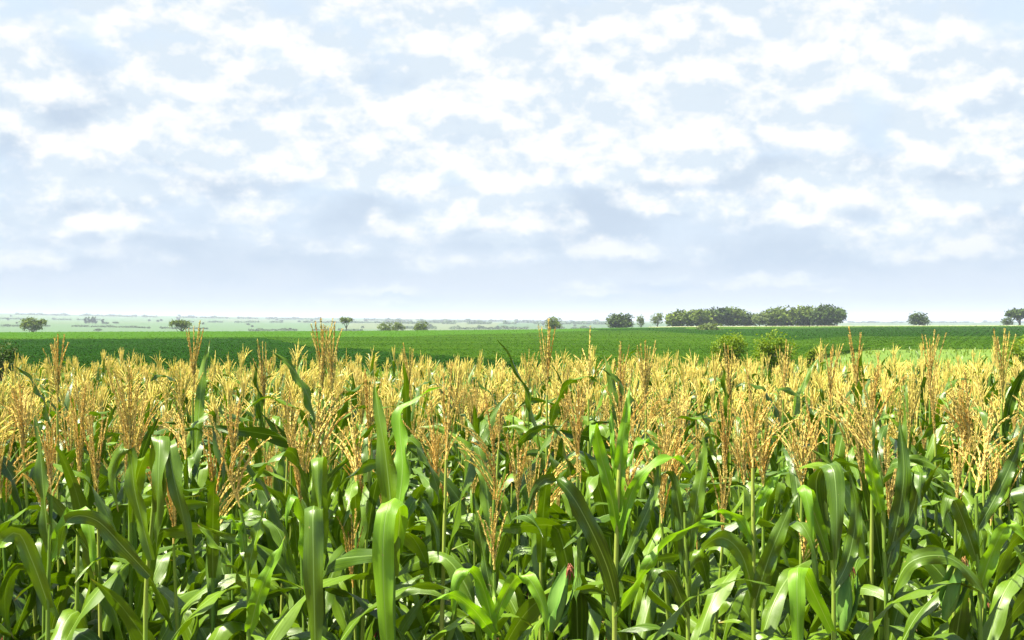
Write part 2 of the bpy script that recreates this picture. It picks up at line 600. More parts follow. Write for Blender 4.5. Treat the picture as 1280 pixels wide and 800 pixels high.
p.inputs['Specular IOR Level'].default_value = .1
o = w_.n('ShaderNodeOutputMaterial')
w_.put(o.inputs[0], p.outputs[0])
M_land = m
g = ground_sheet().build('ground', M_land, smooth=True)
tag(g, kind='structure')

# ------------------------------------------------------------------ low crops beyond the corn (stuff)
rng = np.random.default_rng(7)


def leaf_cards(P, size, rngl, updown=.6):
    """little 4-corner leaves with centres P, as arrays"""
    n = len(P)
    nrmv = rngl.normal(size=(n, 3))
    nrmv[:, 2] = np.abs(nrmv[:, 2]) + updown
    nrmv = nrm(nrmv)
    a = nrm(np.cross(nrmv, rngl.normal(size=(n, 3))))
    b = np.cross(nrmv, a)
    sz = (size * rngl.uniform(.6, 1.4, n))[:, None]
    q = np.stack([P - a * sz, P - b * sz * .55 + nrmv * sz * .12, P + a * sz, P + b * sz * .55 + nrmv * sz * .12], 1)
    return q.reshape(-1, 3), np.arange(n * 4).reshape(-1, 4)


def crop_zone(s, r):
    """0 mid green, 1 dark for cloud shade, 2 yellow-green for sunlight"""
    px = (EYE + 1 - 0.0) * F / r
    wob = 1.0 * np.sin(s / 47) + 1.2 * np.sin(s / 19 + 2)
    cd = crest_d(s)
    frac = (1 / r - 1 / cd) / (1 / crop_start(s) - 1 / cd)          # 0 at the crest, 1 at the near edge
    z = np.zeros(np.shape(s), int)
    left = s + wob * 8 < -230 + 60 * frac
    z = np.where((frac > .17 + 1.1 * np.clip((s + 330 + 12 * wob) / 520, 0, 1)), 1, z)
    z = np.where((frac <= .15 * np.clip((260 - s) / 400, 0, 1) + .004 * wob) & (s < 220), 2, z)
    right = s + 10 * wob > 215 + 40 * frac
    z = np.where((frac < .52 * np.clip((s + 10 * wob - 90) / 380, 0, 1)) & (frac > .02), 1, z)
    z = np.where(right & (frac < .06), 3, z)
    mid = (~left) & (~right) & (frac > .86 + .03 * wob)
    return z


crop_mats = [leafy('soybean_leaf', (.024, .066, .006), (.058, .115, .010), .2, .5, nscale=1, spec=.0, stretch=(.012, .09, .1), rw=.25),
             leafy('cloud_shaded_crop_leaf', (.012, .042, .005), (.024, .062, .008), .12, .55, nscale=1, spec=.0, stretch=(.012, .09, .1), rw=.25),  # cloud shadow lying on the field, painted as a darker leaf colour
             leafy('sunlit_crop_leaf', (.045, .12, .012), (.080, .16, .018), .25, .5, nscale=1, spec=.0, stretch=(.012, .09, .1), rw=.25),  # sunlit strip past the cloud shadow, painted as a lighter leaf colour
             leafy('far_crop_leaf', (.05, .11, .014), (.09, .16, .02), .2, .5, nscale=1, spec=.0, stretch=(.012, .09, .1), rw=.25)]
crop_info = [('soybean_crop', 'mid green low soybean crop filling the middle of the plain behind the corn'),
             ('cloud_shaded_crop', 'dark green cloud-shaded low crop in broad patches at the left and right of the plain'),
             ('sunlit_crop', 'bright yellow-green sunlit crop strip along the left far edge of the field'),
             ('far_crop', 'thin olive green crop strip under the right horizon')]
ns, nk = 420, 70
S_ = np.linspace(-820, 820, ns)
K_ = np.linspace(0, 1, nk)
SS, KK = np.meshgrid(S_, K_)
inv = 1 / crest_d(SS) + (1 / crop_start(SS) - 1 / crest_d(SS)) * KK
RR = 1 / inv
AZ = np.arctan(SS / F)
XX, YY = RR * np.sin(AZ), RR * np.cos(AZ)
ZZ = ground_h(XX, YY) + .36 + .04 * rng.uniform(-1, 1, XX.shape)
ZZ[-1] -= .3
idx = np.arange(ns * nk).reshape(nk, ns)
Fc = np.stack([idx[:-1, :-1], idx[1:, :-1], idx[1:, 1:], idx[:-1, 1:]], -1)
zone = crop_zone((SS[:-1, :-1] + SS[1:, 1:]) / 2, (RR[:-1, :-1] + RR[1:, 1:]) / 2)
Vg = np.stack([XX, YY, ZZ], -1).reshape(-1, 3)
NL = 190000
sL = rng.uniform(-820, 820, NL)
kL = rng.uniform(0, 1, NL) ** .9
rL = 1 / (1 / crest_d(sL) + (1 / crop_start(sL) - 1 / crest_d(sL)) * kL)
aL = np.arctan(sL / F)
# plants stand in rows 0.9 m apart, running away to the right
xL, yL = rL * np.sin(aL), rL * np.cos(aL)
rot = R(24)
cr = xL * math.cos(rot) - yL * math.sin(rot)
crs = np.round(cr / 1.8) * 1.8 + rng.normal(0, .42, NL)
al = xL * math.sin(rot) + yL * math.cos(rot)
xL, yL = crs * math.cos(rot) + al * math.sin(rot), -crs * math.sin(rot) + al * math.cos(rot)
sL2 = sfun(xL, yL)
rL = np.hypot(xL, yL)
ok = (rL < crest_d(sL2)) & (rL > crop_start(sL2)) & (np.abs(sL2) < 830)
xL, yL, sL2, rL = xL[ok], yL[ok], sL2[ok], rL[ok]
zL = ground_h(xL, yL) + rng.uniform(.33, .52, len(xL))
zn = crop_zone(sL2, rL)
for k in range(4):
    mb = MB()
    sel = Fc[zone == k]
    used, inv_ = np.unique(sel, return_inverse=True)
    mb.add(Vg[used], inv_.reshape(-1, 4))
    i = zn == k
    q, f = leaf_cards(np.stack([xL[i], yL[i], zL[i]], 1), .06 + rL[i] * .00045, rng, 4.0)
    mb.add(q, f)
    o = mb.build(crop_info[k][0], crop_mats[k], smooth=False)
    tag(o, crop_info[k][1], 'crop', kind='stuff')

# dirt track along the right crest
tk = MB()
ts = np.linspace(170, 820, 60)
rd = crest_d(ts) + 3
a_ = np.arctan(ts / F)
for kk in (0,):
    a0 = np.stack([rd * np.sin(a_), rd * np.cos(a_), ground_h(rd * np.sin(a_), rd * np.cos(a_)) + .30], 1)
    rd2 = rd + 14
    a1 = np.stack([rd2 * np.sin(a_), rd2 * np.cos(a_), ground_h(rd2 * np.sin(a_), rd2 * np.cos(a_)) + .55], 1)
    a00 = a0.copy(); a00[:, 2] -= .5
    Vt = np.concatenate([a00, a0, a1])
    n_ = len(ts)
    q0 = np.arange(n_ - 1)
    Ft = np.concatenate([np.stack([q0, q0 + 1, q0 + 1 + n_, q0 + n_], 1), np.stack([q0 + n_, q0 + 1 + n_, q0 + 1 + 2 * n_, q0 + 2 * n_], 1)])
    tk.add(Vt, Ft)
o = tk.build('dirt_track', plain('dry_verge', [(.3, (.33, .33, .16)), (.7, (.48, .44, .27))], .2, .95))
tag(o, kind='structure')

# rough yellow-green grass between the corn and the crops
NG = 26000
sG = rng.uniform(-800, 800, NG)
kG = rng.uniform(0, 1, NG)
rG = 1 / (1 / 20.5 + (1 / (crop_start(sG) + 2) - 1 / 20.5) * (1 - kG ** 1.7))
xG, yG = rG * np.sin(np.arctan(sG / F)), rG * np.cos(np.arctan(sG / F))
zG = ground_h(xG, yG)
hG = rng.uniform(.15, .42, NG)
base = np.stack([xG, yG, zG - .02], 1)
d_ = rng.normal(size=(NG, 3)) * .3; d_[:, 2] = 0
sd_ = nrm(np.cross(d_ + [0, 0, 1e-3], [0, 0, 1.0])) * (.012 + rG * .0005)[:, None]
top = base + d_ * hG[:, None] + np.stack([0 * hG, 0 * hG, hG], 1)
V = np.stack([base - sd_, base + sd_, top + sd_ * .3, top - sd_ * .3], 1).reshape(-1, 3)
mb = MB(); mb.add(V, np.arange(NG * 4).reshape(-1, 4))
o = mb.build('grass', leafy('verge_grass', (.07, .15, .015), (.20, .26, .035), .3, .5, nscale=.2), smooth=False)
tag(o, 'pale yellow-green rough grass between the corn and the green plain', 'grass', kind='stuff')


# ------------------------------------------------------------------ trees and bushes
def make_tree(name, label, cat, px, ytop, wpx, d, mat=None, group=None, style='round', n=2600, seed=1, trunk=True, hpx=None, extra=None, dz=0, card=None):
    rs = np.random.default_rng(seed)
    pr = random.Random(seed)
    b = place(px, d)
    top = EYE + (HOR - ytop) / F * d
    H = top - b.z
    W = wpx / F * d
    root = empty(name, b)
    tag(root, label, cat, group)
    crown_h = (hpx / F * d) if hpx else H * .8
    cz0 = H - crown_h
    # lobes
    lobes = []
    nl = {'round': 9, 'umbrella': 9, 'bush': 9, 'tall': 7, 'loose': 9, 'far': 4}[style]
    for i in range(nl):
        a = 2 * math.pi * i / nl + pr.uniform(-.4, .4)
        rad = pr.uniform(.2, .34) * W
        if style == 'umbrella':
            z = H - crown_h * pr.uniform(.25, .45)
            lobes.append((math.cos(a) * rad, math.sin(a) * rad * .9, z, W * pr.uniform(.16, .24), crown_h * pr.uniform(.2, .3)))
        elif style == 'tall':
            z = cz0 + crown_h * (i + .5) / nl
            rr_ = W * .28 * (1.15 - .6 * (i / nl))
            lobes.append((math.cos(a) * W * .12, math.sin(a) * W * .12, z, rr_, crown_h * .16))
        else:
            z = cz0 + crown_h * pr.uniform(.3, .72)
            lobes.append((math.cos(a) * rad, math.sin(a) * rad, z, W * pr.uniform(.17, .26), crown_h * pr.uniform(.22, .34)))
    if style != 'tall':
        lobes.append((0, 0, H - crown_h * .34, W * .3, crown_h * .33))
        if style in ('round', 'bush'):
            lobes.append((W * .1, 0, cz0 + crown_h * .3, W * .36, crown_h * .3))
            lobes.append((-W * .14, 0, cz0 + crown_h * .28, W * .3, crown_h * .28))
    if extra:
        for (ex, ez, ew, eh) in extra:
            lobes.append((ex * W, 0, ez * H, ew * W, eh * H))
    vol = np.array([l[3] ** 2 * l[4] for l in lobes])
    pick = rs.choice(len(lobes), n, p=vol / vol.sum())
    L = np.array(lobes)[pick]
    u = nrm(rs.normal(size=(n, 3)))
    rad = rs.uniform(.25, 1, n) ** .45
    wob = 1 + .28 * np.sin(u[:, 0] * 5 + L[:, 0] * 3) * np.sin(u[:, 1] * 4 + u[:, 2] * 6 + L[:, 2])
    rad = rad * wob * (1 + .12 * rs.normal(size=n))
    P = L[:, :3] + u * rad[:, None] * L[:, [3, 3, 4]]
    # gaps
    keep = np.ones(n, bool)
    gs = 2.2 / max(W, .1) * 2
    gap = np.array([mnoise.noise(Vector((p_[0] * gs + seed, p_[1] * gs, p_[2] * gs * 1.3))) for p_ in P])
    thr = {'loose': -.16, 'umbrella': -.2, 'tall': -.2, 'bush': -.12}.get(style, -.3)
    keep &= gap > thr
    keep &= P[:, 2] > max(cz0 * .4, .02 * H)
    P = P[keep]
    cs = card or max(W * .042, 1.0 / F * d * .9)
    q, f = leaf_cards(P, np.full(len(P), cs), rs, .5)
    mb_ = MB(); mb_.add(q, f)
    mb_.build('crown', mat or M_tree, root, smooth=False)
    # trunk and limbs
    tb = MB()
    tr = W * .035 if style != 'bush' else W * .018
    if style == 'bush':
        for i in range(7):
            a = pr.uniform(0, 6.28); rr_ = W * pr.uniform(.1, .35)
            e = np.array([math.cos(a) * rr_, math.sin(a) * rr_, H * pr.uniform(.5, .8)])
            tube(tb, smooth_curve([[math.cos(a) * .05 * W, math.sin(a) * .05 * W, -.05], e * [.6, .6, .5], e], 6), np.linspace(tr, tr * .3, 6), 5)
    else:
        lean = pr.uniform(-.05, .05) * W
        hz = cz0 + crown_h * .35
        tube(tb, smooth_curve([[0, 0, -.3], [lean * .5, 0, hz * .5], [lean, 0, hz]], 8), np.linspace(tr * 1.3, tr * .6, 8), 7)
        for l in lobes[:7]:
            e = np.array(l[:3])
            s0 = np.array([lean * .7, 0, hz * pr.uniform(.45, .9)])
            mid_ = (s0 + e) / 2 + np.array([0, 0, -.04 * H])
            tube(tb, smooth_curve([s0, mid_, e], 6), np.linspace(tr * .5, tr * .15, 6), 5)
    tb.build('stem' if style == 'bush' else 'trunk', M_bark, root)
    return root


TREES = [
    # name, label, cat, px, ytop, wpx, d, mat, style, hpx, n, extra
    ('spreading_tree', 'olive green spreading tree with a notched crown, at the left end of the horizon', 40, 396.5, 33, 520, M_tree, 'loose', 17, 2400),
    ('umbrella_tree', 'small olive umbrella-shaped tree standing between the farm grove and the tallest corn tassels', 226, 400, 29, 500, M_tree, 'umbrella', 15, 1900),
    ('thin_tree', 'slim tree with small flat crown on a bare trunk, right of the tallest tassels', 433, 396, 17, 470, M_tree, 'umbrella', 12, 1200),
    ('wide_bush_tree', 'low greyish tree, left half of a joined pair on the horizon', 483, 402, 21, 520, M_tree, 'loose', 14, 1500),
    ('wide_bush_tree', 'low greyish tree, right half of a joined pair on the horizon', 497, 402.5, 18, 525, M_treey, 'loose', 13, 1500),
    ('round_tree', 'small rounded tree standing alone just right of the joined pair', 526, 401, 20, 520, M_tree, 'round', 14, 1600),
    ('round_tree', 'compact round green tree standing alone near the middle of the horizon', 692, 396, 23, 520, M_tree, 'round', 16, 1800),
    ('dense_tree', 'dark dense box-shaped tree, the first at the left of the long tree row', 775, 392, 37, 600, M_treed, 'round', 19, 3600),
    ('slender_tree', 'pale thin tree right beside the dark box-shaped tree', 801, 394, 12, 640, M_treey, 'loose', 14, 800),
    ('slender_tree', 'pale taller loose tree just before the long tree row begins', 822, 390.5, 21, 640, M_treey, 'loose', 18, 1500),
]
ROW = [(850, 388, 34, M_tree, 20), (873, 386.5, 34, M_tree, 21), (896, 384.5, 36, M_treed, 23), (916, 383.5, 30, M_tree, 24),
       (934, 389.5, 24, M_treed, 18), (950, 391, 20, M_treey, 17), (968, 384.5, 32, M_tree, 23), (990, 383.5, 36, M_tree, 24),
       (1012, 383, 34, M_tree, 25), (1032, 380.5, 34, M_treed, 27), (1046, 384, 22, M_treed, 23)]
ROWL = ['first tree of the long row, behind the round bush in the crop', 'second tree of the long row, a little taller than the first',
        'third tree of the long row, dark under a broad crown', 'fourth tree of the long row, its crown a rounded bump',
        'low dark tree at the dip in the middle of the long row', 'palest and lowest tree at the dip of the long row',
        'flat-topped tree just right of the dip in the long row', 'broad flat-topped tree above the second bush behind the corn',
        'wide tree in the right half of the long row', 'tallest dark tree near the right end of the long row',
        'last tree at the right end of the long row, sky showing through it']
for i, t in enumerate(TREES):
    make_tree(t[0], t[1], 'tree', t[2], t[3], t[4], t[5], t[6], 'trees along the horizon', t[7], t[9], seed=20 + i, hpx=t[8])
for i, (px, yt, wp, mt, hp) in enumerate(ROW):
    make_tree('row_tree', ROWL[i], 'tree', px, yt, wp * 1.22, 660 + (i * 37) % 30, mt, 'trees of the long row', 'loose' if i in (5, 10) else 'round', 4200, seed=60 + i, hpx=hp)
make_tree('round_tree', 'lone round dark tree on the right horizon, well apart from the long row', 'tree', 1149, 390, 27, 680, M_treed, 'trees along the horizon', 'round', 2600, seed=91, hpx=17)
make_tree('flat_topped_tree', 'tree with a flat spreading top cut by the right edge of the photo', 'tree', 1274, 386, 38, 690, M_treed, 'trees along the horizon', 'umbrella', 2600, seed=92, hpx=18)
make_tree('small_bush', 'low dark shrub at the foot of the tree cut by the right edge', 'bush', 1259, 396, 16, 680, M_treed, None, 'round', 900, seed=93, hpx=11)

# bushes between the corn and the plain
make_tree('round_bush', 'rounded reddish-green bush standing alone in the crop before the long tree row', 'bush', 886, 403.5, 37, 380, M_treey, None, 'bush', 2600, seed=101, hpx=16)
BUSH = [(911, 416, 52, 62, 'leafy yellow-green bush rising behind the tassels, left one of the pair', 1),
        (967, 413.5, 58, 60, 'leafy bush rising behind the tassels, right and larger one of the pair', 2),
        (1018, 434, 26, 70, 'thin scrubby bush just right of the leafy pair', 3),
        (1278, 421, 50, 55, 'bright green bush at the right edge of the photo', 5),
        (2, 425, 50, 60, 'dark brownish bush at the left edge of the photo behind the corn', 6)]
for (px, yt, wp, d, lb, sd_i) in BUSH:
    make_tree('leafy_bush', lb, 'bush', px, yt, wp, d, M_treed if sd_i == 6 else M_bush, 'bushes behind the corn', 'bush',
              5200 if sd_i < 3 else 3200, seed=110 + sd_i, card=.075)

# far trees on the pale slope: groves and single dots
fr = random.Random(5)
far = []
for i, x in enumerate((107, 111, 115.5, 119)): far.append((x, 396.5 + .6 * (i == 0), 6.5, 2300, 'tall', ['leftmost', 'second', 'third', 'rightmost'][i] + ' bluish tree of the small grove far off at the left', 'trees of the far left grove'))
far += [(128.5, 399, 6, 2300, 'tall', 'single bluish tall tree just right of the far left grove', None),
        (133, 403, 8, 2250, 'far', 'small round tree at the foot of the single tall one right of the far grove', None),
        (144, 402.5, 10, 2400, 'far', 'low hazy tree further right of the far left grove', None),
        (123, 411, 12, 1500, 'far', 'bluish shrub low on the slope below the far left grove', None)]
for i in range(60):
    x = fr.uniform(0, 760) if i < 54 else fr.uniform(1060, 1280)
    d = fr.choice([1400, 1700, 2200, 2600, 3200, 3800, 4600, 5400]) * fr.uniform(.9, 1.1)
    if x > 430 and x < 760: d = fr.uniform(1400, 5600)
    if x > 1000: d = fr.uniform(4200, 6500)
    if x < 150 and x > 95: continue
    far.append((x, None, fr.choice([2.2, 2.8, 3.4, 4.5]) * fr.uniform(.8, 1.2), d, 'far', 'tiny hazy tree scattered on the pale far slope', 'tiny trees on the far slope'))
for i, (x, yt, wp, d, st, lb, gp) in enumerate(far):
    b = place(x, d)
    if yt is None:
        yb = HOR + (EYE - b.z) * F / d
        yt = yb - (wp * fr.uniform(.5, .75) if wp < 7 else wp * .4)
    make_tree('far_tree', lb, 'tree', x, yt, wp, d, M_treed, gp, st, 240, seed=300 + i, hpx=None)

# broken belts of trees on the far slope, each belt one far-off wood
BELT = [(-700, -380, 1900, 3), (-330, -150, 1700, 4), (-420, -60, 3200, 5), (-200, 120, 2100, 8), (-160, 130, 3000, 11), (-700, 150, 5200, 12),
        (-160, 140, 4300, 16), (200, 820, 5200, 7), (-700, -500, 3600, 6), (420, 820, 6600, 8)]
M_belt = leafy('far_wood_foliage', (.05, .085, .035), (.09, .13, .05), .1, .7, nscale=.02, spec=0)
for bi, (sa, sb, d, hh) in enumerate(BELT):
    rb = np.random.default_rng(500 + bi)
    nb = int((sb - sa) * 10)
    sx_ = rb.uniform(sa, sb, nb)
    dens = np.sin(sx_ / 17 + bi) + np.sin(sx_ / 6.3 + bi * 2) + .7 * np.sin(sx_ / 41 + bi * 3)
    sx_ = sx_[dens > -.7]
    hgt_ = np.maximum(.35, .55 + .3 * np.sin(sx_ / 5.1 + bi) + .25 * np.sin(sx_ / 2.3)) * hh * .8
    dd = d + rb.normal(0, 18, len(sx_)) + 60 * np.sin(sx_ / 50)
    xx_ = sx_ / F * dd
    Pb = np.stack([xx_, dd, ground_h(xx_, dd) + rb.uniform(0, 1, len(sx_)) * hgt_], 1)
    q, f = leaf_cards(Pb, np.full(len(Pb), d * .0011), rb, .4)
    mb = MB(); mb.add(q, f)
    o = mb.build('far_woodland', M_belt, smooth=False)
    tag(o, 'broken belt of hazy bluish trees on the far slope', 'woodland', kind='stuff')

# ------------------------------------------------------------------ corn
LEAF_N = 20


def auto_leaf(rs, L, th0, th1, z0, az_, kink=None, sag=1.6, n=LEAF_N, r0=.012):
    """midrib points of an arching leaf starting at height z0 on the stalk"""
    t = np.linspace(0, 1, 40)
    th = th0 + (th1 - th0) * t ** sag
    if kink:
        kt, ka = kink
        th = th + ka / (1 + np.exp(-(t - kt) * 45))
    dl = L / 39
    x = np.concatenate([[0], np.cumsum(np.sin(th[:-1]) * dl)]) + r0
    z = np.concatenate([[0], np.cumsum(np.cos(th[:-1]) * dl)]) + z0
    sway = rs.uniform(-.10, .10) * (t ** 2) * L
    P = np.stack([x * math.cos(az_) - sway * math.sin(az_), x * math.sin(az_) + sway * math.cos(az_), z], 1)
    ii = np.linspace(0, 39, n)
    return np.stack([np.interp(ii, np.arange(40), P[:, k]) for k in range(3)], 1)


def spike(mb, P, r, rngl, far=False):
    """a tassel branch: thin rachis packed with little pointed spikelets"""
    L = np.linalg.norm(np.diff(P, axis=0), axis=1).sum()
    n = len(P)
    if far:
        k = max(8, int(L / .018))
        Q = smooth_curve(P, k)
        rr_ = r * (.55 + .75 * (np.arange(k) % 2)) * np.interp(np.linspace(0, 1, k), [0, .15, .8, 1], [.5, 1, .9, .15])
        tube(mb, Q, rr_, 4)
        return
    tube(mb, P, np.linspace(r * .42, r * .16, n), 4)
    ns_ = int(L / .0052)
    Q = smooth_curve(P, ns_)
    T = nrm(np.gradient(Q, axis=0))
    S = nrm(np.cross(T, [0.3, .9, .1])); N = np.cross(S, T)
    V, Fq = [], []
    tt = np.linspace(0, 1, ns_)
    for j in range(ns_):
        if tt[j] < .06: continue
        for a in (j * 2.4 + rngl.uniform(-.5, .5), j * 2.4 + math.pi + rngl.uniform(-.5, .5)):
            o_ = S[j] * math.cos(a) + N[j] * math.sin(a)
            ax = nrm(T[j] * 1.0 + o_ * rngl.uniform(.15, .5))
            ln = .0105 * rngl.uniform(.75, 1.2) * (1 - .35 * tt[j])
            wd = r * .33
            b0 = Q[j] + o_ * r * .25
            sd1 = nrm(np.cross(ax, o_ + 1e-3)) * wd
            nn = nrm(np.cross(ax, sd1)) * wd
            c = b0 + ax * ln * .45
            e = b0 + ax * ln
            k0 = len(V)
            V += [b0, c + sd1, c + nn, c - sd1, c - nn, e]
            for a1, a2 in ((1, 2), (2, 3), (3, 4), (4, 1)):
                Fq += [(k0, k0 + a1, k0 + a2, k0 + a2), (k0 + 5, k0 + a2, k0 + a1, k0 + a1)]
    # two triangles share an edge -> make real quads instead of degenerate ones
    V = np.array(V)
    m6 = len(V) // 6
    b_ = np.arange(m6)[:, None] * 6
    Fq = np.concatenate([b_ + np.array([0, 1, 5, 2]), b_ + np.array([0, 2, 5, 3]), b_ + np.array([0, 3, 5, 4]), b_ + np.array([0, 4, 5, 1])])
    mb.add(V, Fq)


def tassel_curves(rs, kind, L=.30):
    """central spike and branches, base at the origin, pointing up"""
    lean = rs.uniform(-.12, .12), rs.uniform(-.12, .12)
    curves = []
    cl = L * rs.uniform(.95, 1.15)
    cen = smooth_curve([[0, 0, 0], [lean[0] * .05, lean[1] * .05, cl * .4], [lean[0] * cl, lean[1] * cl, cl]], 10)
    curves.append((cen, .0064))
    nb = {'tight': rs.randint(7, 10), 'open': rs.randint(9, 12), 'side': rs.randint(7, 9), 'young': rs.randint(5, 7)}[kind]
    a0 = rs.uniform(0, 6.28)
    for i in range(nb):
        q = i / nb
        if kind == 'side':
            a = a0 + rs.uniform(-.9, .9)
        else:
            a = i * 2.4 + rs.uniform(-.4, .4)
        z0 = .015 + q * L * .38
        bl = L * rs.uniform(.6, .95) * (1 - .35 * q)
        th = {'tight': rs.uniform(.08, .28), 'open': rs.uniform(.2, .55), 'side': rs.uniform(.3, .75), 'young': rs.uniform(.15, .4)}[kind]
        bend = {'tight': rs.uniform(-.1, .25), 'open': rs.uniform(0, .6), 'side': rs.uniform(.2, .9), 'young': .1}[kind]
        pts = [np.array([lean[0] * .05, lean[1] * .05, z0])]
        for s_ in range(4):
            tcur = th + bend * (s_ / 3) ** 1.3
            pts.append(pts[-1] + np.array([math.sin(tcur) * math.cos(a), math.sin(tcur) * math.sin(a), math.cos(tcur)]) * bl / 4)
        curves.append((smooth_curve(pts, 8), .0046 * rs.uniform(.8, 1.2)))
    return curves


class Proto:
    pass


def make_proto(seed, height, kind, young=False):
    """plant described as curves; height = tassel tip"""
    rs = random.Random(seed)
    p = Proto()
    p.seed = seed
    tl = rs.uniform(.25, .31)
    top = height - tl * 1.05            # base of tassel
    p.top = top
    lx, ly = rs.uniform(-.03, .03), rs.uniform(-.03, .03)
    p.stalk = smooth_curve([[0, 0, -.03], [lx * .3, ly * .3, top * .4], [lx * .8, ly * .8, top * .8], [lx, ly, top]], 40)
    p.leaves = []
    a0 = rs.uniform(0, math.pi)
    zl = top - rs.uniform(.09, .16)
    n_l = 11
    i = 0
    while zl > .25 and i < n_l:
        q = i / (n_l - 1)
        a = a0 + i * math.pi + rs.uniform(-.45, .45) + i * .12
        L = np.interp(q, [0, .2, .5, 1], [.38, .56, .72, .64]) * rs.uniform(.88, 1.12)
        W = np.interp(q, [0, .2, .5, 1], [.040, .056, .068, .062]) * rs.uniform(.9, 1.12)
        th0 = np.interp(q, [0, .3, 1], [.22, .32, .5]) * rs.uniform(.7, 1.3)
        th1 = rs.choice([rs.uniform(.7, 1.3), rs.uniform(1.6, 2.4), rs.uniform(2.3, 2.9)]) if i < 4 else rs.uniform(1.9, 2.8)
        if i < 3 and rs.random() < .18: th1 = rs.uniform(.3, .6)
        kink = (rs.uniform(.4, .65), rs.uniform(.8, 1.6)) if rs.random() < .42 else None
        p.leaves.append(dict(L=L, W=W, th0=th0, th1=th1, z=zl, az=a, kink=kink, sag=rs.uniform(1.2, 2.2), seed=rs.randint(0, 9999),
                             fold=rs.uniform(.22, .5), tw=rs.uniform(-1.5, 1.5), off=(lx, ly)))
        zl -= rs.uniform(.105, .16)
        i += 1
    p.tassel = tassel_curves(rs, kind, tl)
    p.tassel_off = np.array([lx, ly, top])
    p.ear_z = rs.uniform(.95, 1.15) if top > 1.5 else .9
    p.ear_az = rs.uniform(0, 6.28)
    p.ear_fresh = rs.random() < .5
    p.young = young
    return p


def leaf_geo(mb, lf, far=False, mat=0):
    rs = random.Random(lf['seed'])
    n = 11 if far else LEAF_N
    P = auto_leaf(rs, lf['L'], lf['th0'], lf['th1'], lf['z'], lf['az'], lf['kink'], lf['sag'], n)
    P = P + np.array([lf['off'][0], lf['off'][1], 0])
    side = (-math.sin(lf['az']), math.cos(lf['az']), 0)
    leaf_strip(mb, P, lf['W'], lf['seed'], lf['fold'], .0 if far else .013, lf['tw'], 3 if far else 5, side, mat=mat)


def stalk_geo(mb, P, far=False, mat=0):
    n = len(P)
    t = np.linspace(0, 1, n)
    r = .0125 - .008 * t
    if not far:
        r = r * (1 + .16 * (np.arange(n) % 5 == 0))
    else:
        P = P[::6]; r = r[::6]
    tube(mb, P, r, 4 if far else 7, mat)


def ear_geo(root, z, az_, fresh, P0=(0, 0), sc_=1.0):
    mb = MB()
    dirv = np.array([math.cos(az_) * .38, math.sin(az_) * .38, 1.0]); dirv /= np.linalg.norm(dirv)
    b0 = np.array([P0[0] + math.cos(az_) * .012, P0[1] + math.sin(az_) * .012, z])
    L = .20 * sc_
    pts = np.array([b0 + dirv * L * k for k in np.linspace(0, 1, 9)])
    tube(mb, pts, np.array([.010, .018, .024, .0265, .0265, .024, .019, .013, .006]) * sc_, 9)
    for k in range(3):
        e = b0 + dirv * L * 1.18 + np.array([math.cos(k * 2.1), math.sin(k * 2.1), 0]) * .02
        m_ = b0 + dirv * L * .55 + np.array([math.cos(k * 2.1), math.sin(k * 2.1), 0]) * .026
        leaf_strip(mb, smooth_curve([b0 + dirv * .02, m_, e], 8), .04, k, .5, .002, 0, 3, (-math.sin(k * 2.1), math.cos(k * 2.1), 0))
    ear = mb.build('ear', M_husk, root)
    ms = MB()
    rs = random.Random(int(z * 1000))
    tip = b0 + dirv * L * .98
    for k in range(22):
        a = rs.uniform(0, 6.28); sp_ = rs.uniform(.003, .014)
        e1 = tip + dirv * rs.uniform(.02, .045) + np.array([math.cos(a), math.sin(a), 0]) * sp_ * .6
        e2 = e1 + np.array([math.cos(a) * sp_, math.sin(a) * sp_, -rs.uniform(.005, .045)])
        tube(ms, smooth_curve([tip - dirv * .01, e1, e2], 6), .0013, 3)
    ms.build('silk', M_silk2 if fresh else M_silk, ear)
    return ear


def realise(p, name='corn_plant', split=True, leafmat=None):
    root = empty(name)
    mb = MB(); stalk_geo(mb, p.stalk)
    mb.build('stalk', M_stalk, root)
    for lf in p.leaves:
        mb = MB(); leaf_geo(mb, lf)
        mb.build('leaf', leafmat or M_leaf, root)
    tas = None
    rngl = np.random.default_rng(p.seed)
    if p.tassel:
        for k, (c, r) in enumerate(p.tassel):
            mb = MB()
            spike(mb, c, r, rngl)
            if k == 0:
                tas = mb.build('tassel', M_tassel, root)
                tas.location = p.tassel_off
            else:
                mb.build('tassel_branch', M_tassel, tas)
    ear_geo(root, p.ear_z, p.ear_az, p.ear_fresh)
    return root


def merge_tassel(root):
    """for plants further back: the tassel as one mesh"""
    for ch in root.children:
        if ch.name.split('.')[0] == 'tassel':
            V, Fa, n = [], [], 0
            for o_ in [ch] + list(ch.children):
                me = o_.data
                co = np.empty(len(me.vertices) * 3); me.vertices.foreach_get('co', co)
                li = np.empty(len(me.loops), int); me.loops.foreach_get('vertex_index', li)
                V.append(co.reshape(-1, 3)); Fa.append(li.reshape(-1, 4) + n); n += len(me.vertices)
            mb = MB(); mb.add(np.vstack(V), np.vstack(Fa))
            return mb.mesh('tassel', M_tassel)


def kids(o_):
    return list(o_.children)


def copy_plant(src, whole=None):
    r = src.copy(); C.objects.link(r)
    for ch in kids(src):
        c = ch.copy(); C.objects.link(c); c.parent = r
        c.matrix_parent_inverse = ch.matrix_parent_inverse.copy()
        if whole is not None and ch.name.split('.')[0] == 'tassel':
            c.data = whole
            continue
        for gch in kids(ch):
            g_ = gch.copy(); C.objects.link(g_); g_.parent = c
    return r


